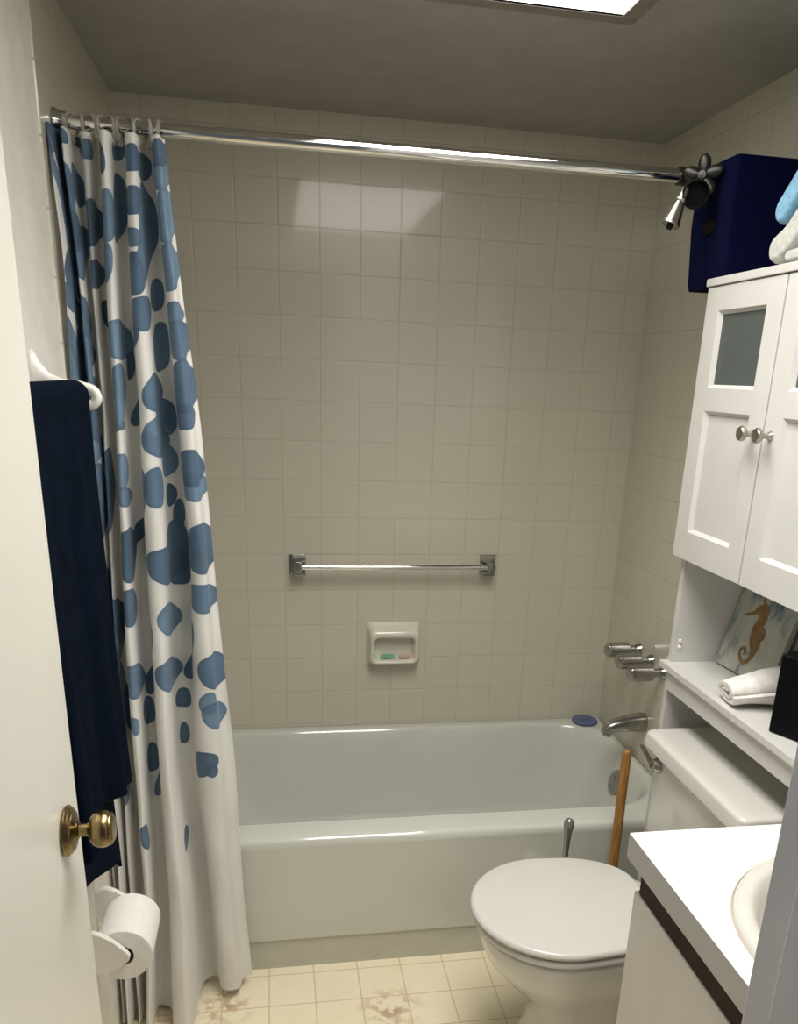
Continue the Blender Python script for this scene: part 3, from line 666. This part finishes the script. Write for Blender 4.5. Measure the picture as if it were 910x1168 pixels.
# ---------------------------------------------------------------- cabinet over the toilet
ET = thing('over_toilet_cabinet', 'tall white bathroom cabinet with two doors and open shelf above the toilet tank', 'cabinet', (1.41, -1.155, 0))
EY0, EY1 = -1.454, -.842
XC0, XB = 1.318, 1.508
for y in (EY0 + .009, EY1 - .009 - .008):
    bm = BM(); add_box(bm, 1.322, XB, y - .0085, y + .0085, 0, 1.16, bev=.0015); obj('side_panel', bm, 'lacquer', ET)
bm = BM()
add_box(bm, XC0, XB, EY0, EY1, 1.154, 1.170, bev=.001); add_box(bm, XC0, XB, EY1 - .016, EY1, 1.168, 1.722, bev=.001); add_box(bm, XC0, XB, EY0, EY0 + .016, 1.168, 1.722, bev=.001)
add_box(bm, XB - .006, XB, EY0, EY1, 1.16, 1.722); obj('cabinet_box', bm, 'lacquer', ET)
bm = BM(); add_box(bm, 1.296, XB + .003, EY0 - .002, EY1 + .004, 1.7225, 1.738, bev=.002); obj('top_board', bm, 'lacquer', ET)
bm = BM(); add_box(bm, 1.303, XB, EY0 + .002, EY1 - .002, .886, .902, bev=.0015); obj('open_shelf', bm, 'lacquer', ET)
bm = BM(); add_box(bm, 1.314, 1.330, EY0 + .018, EY1 - .026, .838, .8865, bev=.001); obj('shelf_apron', bm, 'lacquer', ET)
bm = BM(); add_box(bm, XB - .006, XB, EY0 + .018, EY1 - .026, .9015, 1.154); obj('back_panel', bm, 'lacquer', ET)
bm = BM(); add_box(bm, XB - .016, XB, EY0 + .018, EY1 - .026, .20, .26, bev=.001); obj('cross_rail', bm, 'lacquer', ET)
for z in (.940, .9555):
    bm = BM(); add_lathe(bm, [(0, 0), (0, .0045), (.0035, .004), (.004, 0)], (1.338, EY1 - .0255, z), (0, -1, 0), 16); obj('screw_cap', bm, 'plastic_white', ET)
yc = (EY0 + EY1) / 2 + .008
def cab_door(y0, y1, hinge):
    # y0 < y1; frame with glass window above and recessed panel below
    z0, z1 = 1.158, 1.7205; xf, xb = 1.300, 1.3175; fw = .056
    bm = BM()
    zp = (z0 + .062, 1.478); zg = (1.524, 1.674)
    add_box(bm, xf, xb, y0, y0 + fw, z0, z1, bev=.0012); add_box(bm, xf, xb, y1 - fw, y1, z0, z1, bev=.0012)
    for a, b in ((z0, zp[0]), (zp[1], zg[0]), (zg[1], z1)): add_box(bm, xf + .0001, xb, y0 + fw - .001, y1 - fw + .001, a, b, bev=0)
    # bead mouldings
    d = obj('cabinet_door', bm, 'lacquer', ET)
    def bead(za, zb, w=.007):
        bm = BM(); ya, yb = y0 + fw, y1 - fw
        outer = [(ya, za), (yb, za), (yb, zb), (ya, zb)]; inner = [(ya + w, za + w), (yb - w, za + w), (yb - w, zb - w), (ya + w, zb - w)]
        o = [bm.verts.new((xf + .0003, y, z)) for y, z in outer]; i_ = [bm.verts.new((xf + .009, y, z)) for y, z in inner]; bk = [bm.verts.new((xb, y, z)) for y, z in outer]
        bi = [bm.verts.new((xb, y, z)) for y, z in inner]
        for k in range(4):
            j = (k + 1) % 4; bm.faces.new((o[k], o[j], i_[j], i_[k])); bm.faces.new((i_[k], i_[j], bi[j], bi[k])); bm.faces.new((bi[k], bi[j], bk[j], bk[k])); bm.faces.new((bk[k], bk[j], o[j], o[k]))
        return bm
    obj('panel_moulding', bead(*zp), 'lacquer', d, smooth=False)
    obj('window_moulding', bead(*zg), 'lacquer', d, smooth=False)
    bm = BM(); add_box(bm, xf + .009, xb - .002, y0 + fw + .005, y1 - fw - .005, zp[0] + .005, zp[1] - .005); obj('door_panel', bm, 'lacquer', d)
    bm = BM(); add_box(bm, xf + .0095, xf + .0125, y0 + fw + .005, y1 - fw - .005, zg[0] + .005, zg[1] - .005); obj('glass_pane', bm, 'frost', d, label='dark frosted glass pane')
    ky = y0 + .026 if hinge > 0 else y1 - .026
    bm = BM(); add_lathe(bm, [(0, 0), (0, .0095), (.003, .009), (.008, .0055), (.014, .0048), (.019, .0065), (.022, .0115), (.026, .0142), (.030, .0142), (.033, .012), (.034, 0)], (xf + .0005, ky, 1.445), (-1, 0, 0), 28)
    obj('door_knob', bm, 'nickel', d, label='brushed nickel knob')
cab_door(yc + .0022, EY1 - .001, 1); cab_door(EY0 + .001, yc - .0022, -1)

# ---------------------------------------------------------------- things on the cabinet
bn = thing('storage_bin', 'navy blue fabric storage bin on top of the white cabinet', 'storage bin', (1.40, -.83, 1.739))
bm = BM(); bk = dict(nc=5, ns=6)
zb, zt = 1.739, 1.952
bk = dict(nc=5, ns=26)
L = [rrect(1.298, 1.512, -.912, -.752, .006, zb, **bk), rrect(1.294, 1.514, -.915, -.750, .008, zb + .01, **bk), rrect(1.288, 1.514, -.913, -.744, .008, (zb + zt) / 2, **bk), rrect(1.290, 1.514, -.912, -.746, .007, zt - .004, **bk), rrect(1.292, 1.512, -.910, -.748, .007, zt, **bk),
     rrect(1.296, 1.508, -.906, -.752, .006, zt, **bk), rrect(1.297, 1.507, -.905, -.753, .006, zb + .01, **bk)]
for lp, dz in ((L[0], -.019), (L[1], -.018)):
    for p_ in lp:
        s_ = min(1, max(0, (p_.y + .832) / .006)); p_.z += dz * s_
loft(bm, L); obj('bin_body', bm, 'navy_fabric', bn, angle=50)
bm = BM(); L = []
for d in (.0005, -.004):
    L.append([Vector((1.2885 + d, p.x, p.y)) for p in rrect(-.858, -.812, 1.822, 1.846, .011, 0, nc=6, ns=3)])
loft(bm, L); obj('hand_hole', bm, 'black_rubber', bn, label='dark stitched hand hole')

def ribbon(path, th, x0, x1, rnd=.012, n=10):
    """soft folded slab: path in (y, z), thickness th, spread across x"""
    P = smooth_path([Vector((0, y, z)) for y, z in path], 5)
    bm = BM(); prof = []
    N = []
    for i, p in enumerate(P):
        d = (P[min(i + 1, len(P) - 1)] - P[max(i - 1, 0)]).normalized(); N.append(Vector((0, -d.z, d.y)))
    h = th / 2; out = []
    d0 = (P[0] - P[1]).normalized(); d1 = (P[-1] - P[-2]).normalized()
    up = [p + q * h for p, q in zip(P, N)]; dn = [p - q * h for p, q in zip(P, N)]
    cap1 = [P[-1] + (N[-1] * math.cos(a) + d1 * math.sin(a)) * h for a in [PI * i / n for i in range(1, n)]]
    cap0 = [P[0] + (-N[0] * math.cos(a) + d0 * math.sin(a)) * h for a in [PI * i / n for i in range(1, n)]]
    out = up + cap1 + dn[::-1] + cap0
    cen = [None] * len(out)
    loops = []
    src = list(P) + [P[-1]] * len(cap1) + list(P[::-1]) + [P[0]] * len(cap0)
    for x, s in ((x0, .55), (x0 + rnd * .3, .82), (x0 + rnd, 1), (x1 - rnd, 1), (x1 - rnd * .3, .82), (x1, .55)):
        loops.append([Vector((x, c.y + (o.y - c.y) * s, c.z + (o.z - c.z) * s)) for o, c in zip(out, src)])
    loft(bm, loops); return bm
zt = 1.739
def towel(name, mat, path, th, x0, x1, label, cat='towel', group=None):
    return tag(recenter(obj(name, ribbon(path, th, x0, x1), mat, angle=80)), label, cat, group)
towel('folded_towel', 'grey_terry', [(-1.068, zt + .030), (-1.105, zt + .047), (-1.15, zt + .085), (-1.20, zt + .118), (-1.28, zt + .132), (-1.42, zt + .130)], .050, 1.304, 1.49, 'pale grey terry towel folded below the light blue one on the cabinet')
towel('folded_towel', 'blue_terry', [(-1.072, zt + .093), (-1.10, zt + .118), (-1.145, zt + .158), (-1.20, zt + .190), (-1.28, zt + .200), (-1.42, zt + .196)], .048, 1.302, 1.488, 'light blue terry towel on top of the towel pile')
towel('folded_towel', 'grey_terry', [(-1.122, zt + .012), (-1.2, zt + .015), (-1.3, zt + .016), (-1.42, zt + .014)], .020, 1.300, 1.49, 'thin pale grey towel lowest in the pile on the cabinet')

# ---------------------------------------------------------------- things on the open shelf
P0 = Vector((1.430, -.878, .9062)); e1 = Vector((.068, -.998, 0)).normalized(); e2 = Vector((.255, .0204, .967)).normalized(); nn = e1.cross(e2).normalized()
if nn.x > 0: nn = -nn
cv = thing('canvas_picture', 'small square canvas with an orange seahorse leaning at the back of the shelf', 'picture', P0)
cp = lambda u, v, d=0: P0 + e1 * u + e2 * v + nn * d
bm = BM(); W, H = .205, .205
add_box(bm, 0, W, 0, H, -.014, 0, bev=.0012)
for v in bm.verts: v.co = cp(*v.co)
obj('canvas_face', bm, 'canvas', cv, smooth=False)
def outline(pts, w):
    """stroke with varying half width in canvas coordinates"""
    P = smooth_path([Vector((a, b, 0)) for a, b in pts], 6); ws = np.interp(np.linspace(0, 1, len(P)), np.linspace(0, 1, len(w)), w)
    L_, R_ = [], []
    for i, p in enumerate(P):
        d = (P[min(i + 1, len(P) - 1)] - P[max(i - 1, 0)]).normalized(); n = Vector((-d.y, d.x, 0)); L_.append(p + n * ws[i]); R_.append(p - n * ws[i])
    return L_, R_
bm = BM()
def stroke(pts, w, d=.0006):
    A, B = outline(pts, w)
    a = [bm.verts.new(cp(p.x, p.y, d)) for p in A]; b = [bm.verts.new(cp(p.x, p.y, d)) for p in B]
    a2 = [bm.verts.new(cp(p.x, p.y, -.0005)) for p in A]; b2 = [bm.verts.new(cp(p.x, p.y, -.0005)) for p in B]
    for i in range(len(a) - 1):
        bm.faces.new((a[i], a[i + 1], b[i + 1], b[i])); bm.faces.new((a[i], a2[i], a2[i + 1], a[i + 1])); bm.faces.new((b[i], b[i + 1], b2[i + 1], b2[i]))
stroke([(.090, .172), (.098, .158), (.103, .140), (.100, .122), (.099, .108), (.106, .090), (.113, .073), (.114, .056), (.110, .042), (.100, .032), (.088, .031), (.077, .039), (.072, .050), (.076, .059), (.084, .060), (.089, .053), (.086, .046)],
       [.004, .015, .015, .014, .017, .020, .016, .009, .006, .0055, .005, .0045, .0045, .004, .004, .0035, .002])
stroke([(.098, .160), (.082, .153), (.068, .142), (.050, .134), (.042, .131)], [.012, .010, .005, .0035, .003], .0009)
stroke([(.112, .118), (.122, .112), (.126, .100), (.122, .090)], [.003, .007, .007, .003], .0008)
stroke([(.088, .172), (.086, .180), (.092, .186)], [.006, .004, .001], .0008)
obj('seahorse_print', bm, 'sea_print', cv, smooth=False, label='orange seahorse')

# rolled hand towel
bm = BM(); A0 = Vector((1.314, -1.137, .9300)); A1 = Vector((1.450, -1.146, .9500)); ax = (A1 - A0).normalized(); sx = ax.cross(Vector((0, 0, 1))).normalized(); sz = sx.cross(ax)
L = []; turns = 1.9; n = 96
for t, sc, ws_ in ((0, 1.10, 2.05), (.03, 1.22, 2.2), (.08, 1.28, 2.25), (.3, 1.5, 2.3), (.6, 1.95, 2.4), (.9, 2.25, 2.5), (1, 2.25, 2.5)):
    c = A0.lerp(A1, t); o_, i_ = [], []
    for k in range(n + 1):
        th = 2 * PI * turns * k / n; r = .0058 + (.0215 - .0058) * (k / n) ** .9
        wob = 1 + .06 * math.sin(3 * th + 7 * t)
        for lst, rr in ((o_, r * wob), (i_, (r - .0056) * wob)):
            q = c + sx * math.cos(th + .6) * rr * ws_ + sz * math.sin(th + .6) * rr * sc
            q.z = max(q.z, .9028 + .0002 * (k % 3)); lst.append(q)
    L.append(o_ + i_[::-1])
loft(bm, L, True, True, True)
rt = tag(recenter(obj('rolled_towel', bm, 'white_terry', angle=70)), 'white hand towel rolled up on the shelf before the seahorse picture', 'towel')
# black box
bb = thing('tissue_box', 'tall black box cover standing on the shelf at the right edge', 'box', (1.4, -1.31, .9025))
mt = Matrix.Translation((1.326, -1.286, .9025)) @ Matrix(((.89, .45, 0, 0), (.45, -.89, 0, 0), (0, 0, 1, 0), (0, 0, 0, 1)))
bm = BM(); add_box(bm, 0, .122, 0, .122, 0, .158, bev=.004, seg=3, mat=mt); obj('box_cover', bm, 'black_gloss', bb)
bm = BM(); L = [[Vector((p.x, p.y, z)) for p in rrect(.03, .092, .045, .077, .015, 0)] for z in (.1578, .1588)]
loft(bm, L); bmesh.ops.transform(bm, matrix=mt, verts=bm.verts); obj('tissue_slot', bm, 'black_rubber', bb)

# ---------------------------------------------------------------- left wall: towel rail, navy towel, tissue holder
tr = thing('towel_rail', 'white plastic towel rail on the left wall carrying the navy towel', 'towel rail', (.05, -1.25, 1.45))
BX, BZ = .066, 1.475
for y in (-1.045, -1.512):
    bm = BM(); L = []
    for t, (x, z, h, w) in enumerate(((.0005, 1.505, .036, .017), (.006, 1.505, .034, .016), (.014, 1.500, .022, .012), (.028, 1.492, .012, .009), (.05, 1.488, .0085, .008), (.075, 1.486, .008, .008), (.090, 1.482, .008, .008))):
        L.append([Vector((x, y + w * math.cos(q), z + h * math.sin(q))) for q in [2 * PI * i / 20 for i in range(20)]])
    loft(bm, L)
    add_tube(bm, smooth_path([(.084, y, 1.484), (.096, y, 1.478), (.100, y, 1.467), (.094, y, 1.457), (.083, y, 1.454)]), [.0085] * 25, 14)
    add_tube(bm, smooth_path([(.058, y, 1.484), (.070, y, 1.474), (.083, y, 1.455)]), .0065, 12)
    obj('rail_bracket', bm, 'plastic_white', tr)
bm = BM(); add_tube(bm, [(BX, -1.515, BZ), (BX, -1.04, BZ)], .0095, 20); obj('rail_bar', bm, 'plastic_white', tr)

# navy towel draped over the bar: closed thick sheet
def drape(y0, y1, xf, xb, zf, zb_, th, ny=40):
    bm = BM(); rows = []
    def pathpt(s, y, v):
        # s 0..1 from front hem over the bar to the back hem
        pass
    out = []
    nF, nA, nB = 34, 12, 30
    for j in range(ny + 1):
        v = j / ny; y = y0 + (y1 - y0) * v
        wv = .006 * math.sin(v * 11 + .6) + .004 * math.sin(v * 23)
        line = []
        hemf = zf(v); hemb = zb_(v)
        for i in range(nF):
            t = i / (nF - 1); z = hemf + (BZ - hemf) * t
            x = xf + (.018 * (1 - t) ** 1.2) + wv * (1 - t) ** .7 * 1.4; line.append(Vector((x, y + .045 * (1 - t) * v ** 3, z)))
        for i in range(1, nA):
            a = PI * i / nA; line.append(Vector(((xf + xb) / 2 + (xf - xb) / 2 * math.cos(a), y, BZ + (xf - xb) / 2 * .85 * math.sin(a))))
        for i in range(nB):
            t = i / (nB - 1); z = BZ + (hemb - BZ) * t
            line.append(Vector((xb + (.036 + .004 * math.sin(v * 9 + 2)) * t, y - .05 * t * v ** 2, z)))
        out.append(line)
    # thickness along normals
    n = len(out[0]); inner = []
    for j, line in enumerate(out):
        li = []
        for i, p in enumerate(line):
            a = line[max(i - 1, 0)]; b = line[min(i + 1, n - 1)]; d = (b - a); nrm = Vector((d.z, 0, -d.x)).normalized(); li.append(p + nrm * th * (-1))
        inner.append(li)
    loops = []
    for j in range(ny + 1):
        o = out[j]; q = inner[j]
        s = 0 if 0 < j < ny else .35
        mid = [(a + b) / 2 for a, b in zip(o, q)]
        oo = [a.lerp(m, s) for a, m in zip(o, mid)]; qq = [b.lerp(m, s) for b, m in zip(q, mid)]
        loops.append(oo + qq[::-1])
    loft(bm, loops); return bm
nt = drape(-1.50, -1.062, BX + .026, BX - .024, lambda v: .735 + .09 * min(1, (1 - v) * 1.7), lambda v: .600 + .16 * (1 - v) - .02 * math.exp(-((1 - v) / .05) ** 2), .009)
tag(recenter(obj('hand_towel', nt, 'navy_terry', angle=80)), 'long navy blue terry towel hanging from the white rail on the left wall', 'towel')

# toilet tissue holder and roll
HY0, HY1, HX, HZ = -1.222, -1.085, .088, .452
th_ = thing('tissue_holder', 'white wall-mounted toilet roll holder on the left wall', 'toilet roll holder', (.045, -1.15, .38))
bm = BM(); add_box(bm, .0005, .016, -1.240, -1.065, .395, .545, bev=.007, seg=3); obj('holder_plate', bm, 'plastic_white', th_)
for y in (HY0 - .006, HY1 + .006):
    bm = BM(); L = []
    for yy, s in ((y - .006, .93), (y - .003, 1), (y + .003, 1), (y + .006, .93)):
        ring = []
        for q in [2 * PI * i / 36 for i in range(36)]:
            # teardrop: broad at the wall, rounded at the spindle
            t = (1 - math.cos(q)) / 2; x = .012 + (HX + .004) * (1 - t); h = .014 + .036 * t ** .75
            zc = (HZ + .020) * t + HZ * (1 - t)
            ring.append(Vector((x * 1.0, yy, zc + h * s * math.sin(q) * 1.25 + 0)))
        L.append(ring)
    loft(bm, L); obj('holder_arm', bm, 'plastic_white', th_)
bm = BM(); add_tube(bm, [(HX, HY0 + .001, HZ), (HX, HY1 - .001, HZ)], .009, 18); obj('spindle', bm, 'plastic_white', th_)
rl_ = thing('toilet_roll', 'roll of white toilet paper hanging in the holder by the door', 'toilet roll', (HX, -1.155, HZ - .058))
bm = BM(); R, ri = .0555, .021; y0, y1 = HY0 + .004, HY1 - .003
zc = HZ - .006
bm_prof = [(0, ri), (0, R - .004), (.0015, R), (y1 - y0 - .0015, R), (y1 - y0, R - .004), (y1 - y0, ri), (0, ri)]
add_lathe(bm, bm_prof, (HX, y0, zc), (0, 1, 0), 64, caps=False); obj('paper_roll', bm, 'paper', rl_, angle=50)
bm = BM(); add_lathe(bm, [(.0005, ri - .0008), (.0005, ri + .0004), (y1 - y0 - .0005, ri + .0004), (y1 - y0 - .0005, ri - .0016), (.0005, ri - .0016)], (HX, y0, zc), (0, 1, 0), 40, caps=False); obj('cardboard_core', bm, 'cardboard', rl_)

# ---------------------------------------------------------------- world, camera, view
w = bpy.data.worlds.new('World'); bpy.context.scene.world = w; w.use_nodes = True
w.node_tree.nodes['Background'].inputs[0].default_value = (.80, .88, 1.0, 1); w.node_tree.nodes['Background'].inputs[1].default_value = AMB
cam = bpy.data.cameras.new('camera'); co = bpy.data.objects.new('camera', cam); C.objects.link(co)
Rm = [[0.9839981811614885, -0.17388351744156944, 0.03888575359979075], [-0.022211818035349343, -0.3362468711956302, -0.9415119100418705], [0.17678861561322534, 0.9255822837399537, -0.3347285787264998]]
m = Matrix(((Rm[0][0], -Rm[1][0], -Rm[2][0], .39588), (Rm[0][1], -Rm[1][1], -Rm[2][1], -2.64924), (Rm[0][2], -Rm[1][2], -Rm[2][2], 1.52551), (0, 0, 0, 1)))
co.matrix_world = m
cam.sensor_fit = 'HORIZONTAL'; cam.sensor_width = 36; cam.lens = 962.877 / 910 * 36
cam.shift_x = -35.19 / 910; cam.shift_y = 186.84 / 910; cam.clip_start = .02
sc = bpy.context.scene; sc.camera = co
sc.view_settings.view_transform = 'Standard'; sc.view_settings.look = 'None'; sc.view_settings.gamma = 1; sc.view_settings.use_curve_mapping = False
sc.view_settings.exposure = EXPO
sc.cycles.max_bounces = 10; sc.cycles.diffuse_bounces = 6; sc.cycles.use_denoising = True
sc.cycles.sample_clamp_indirect = 6
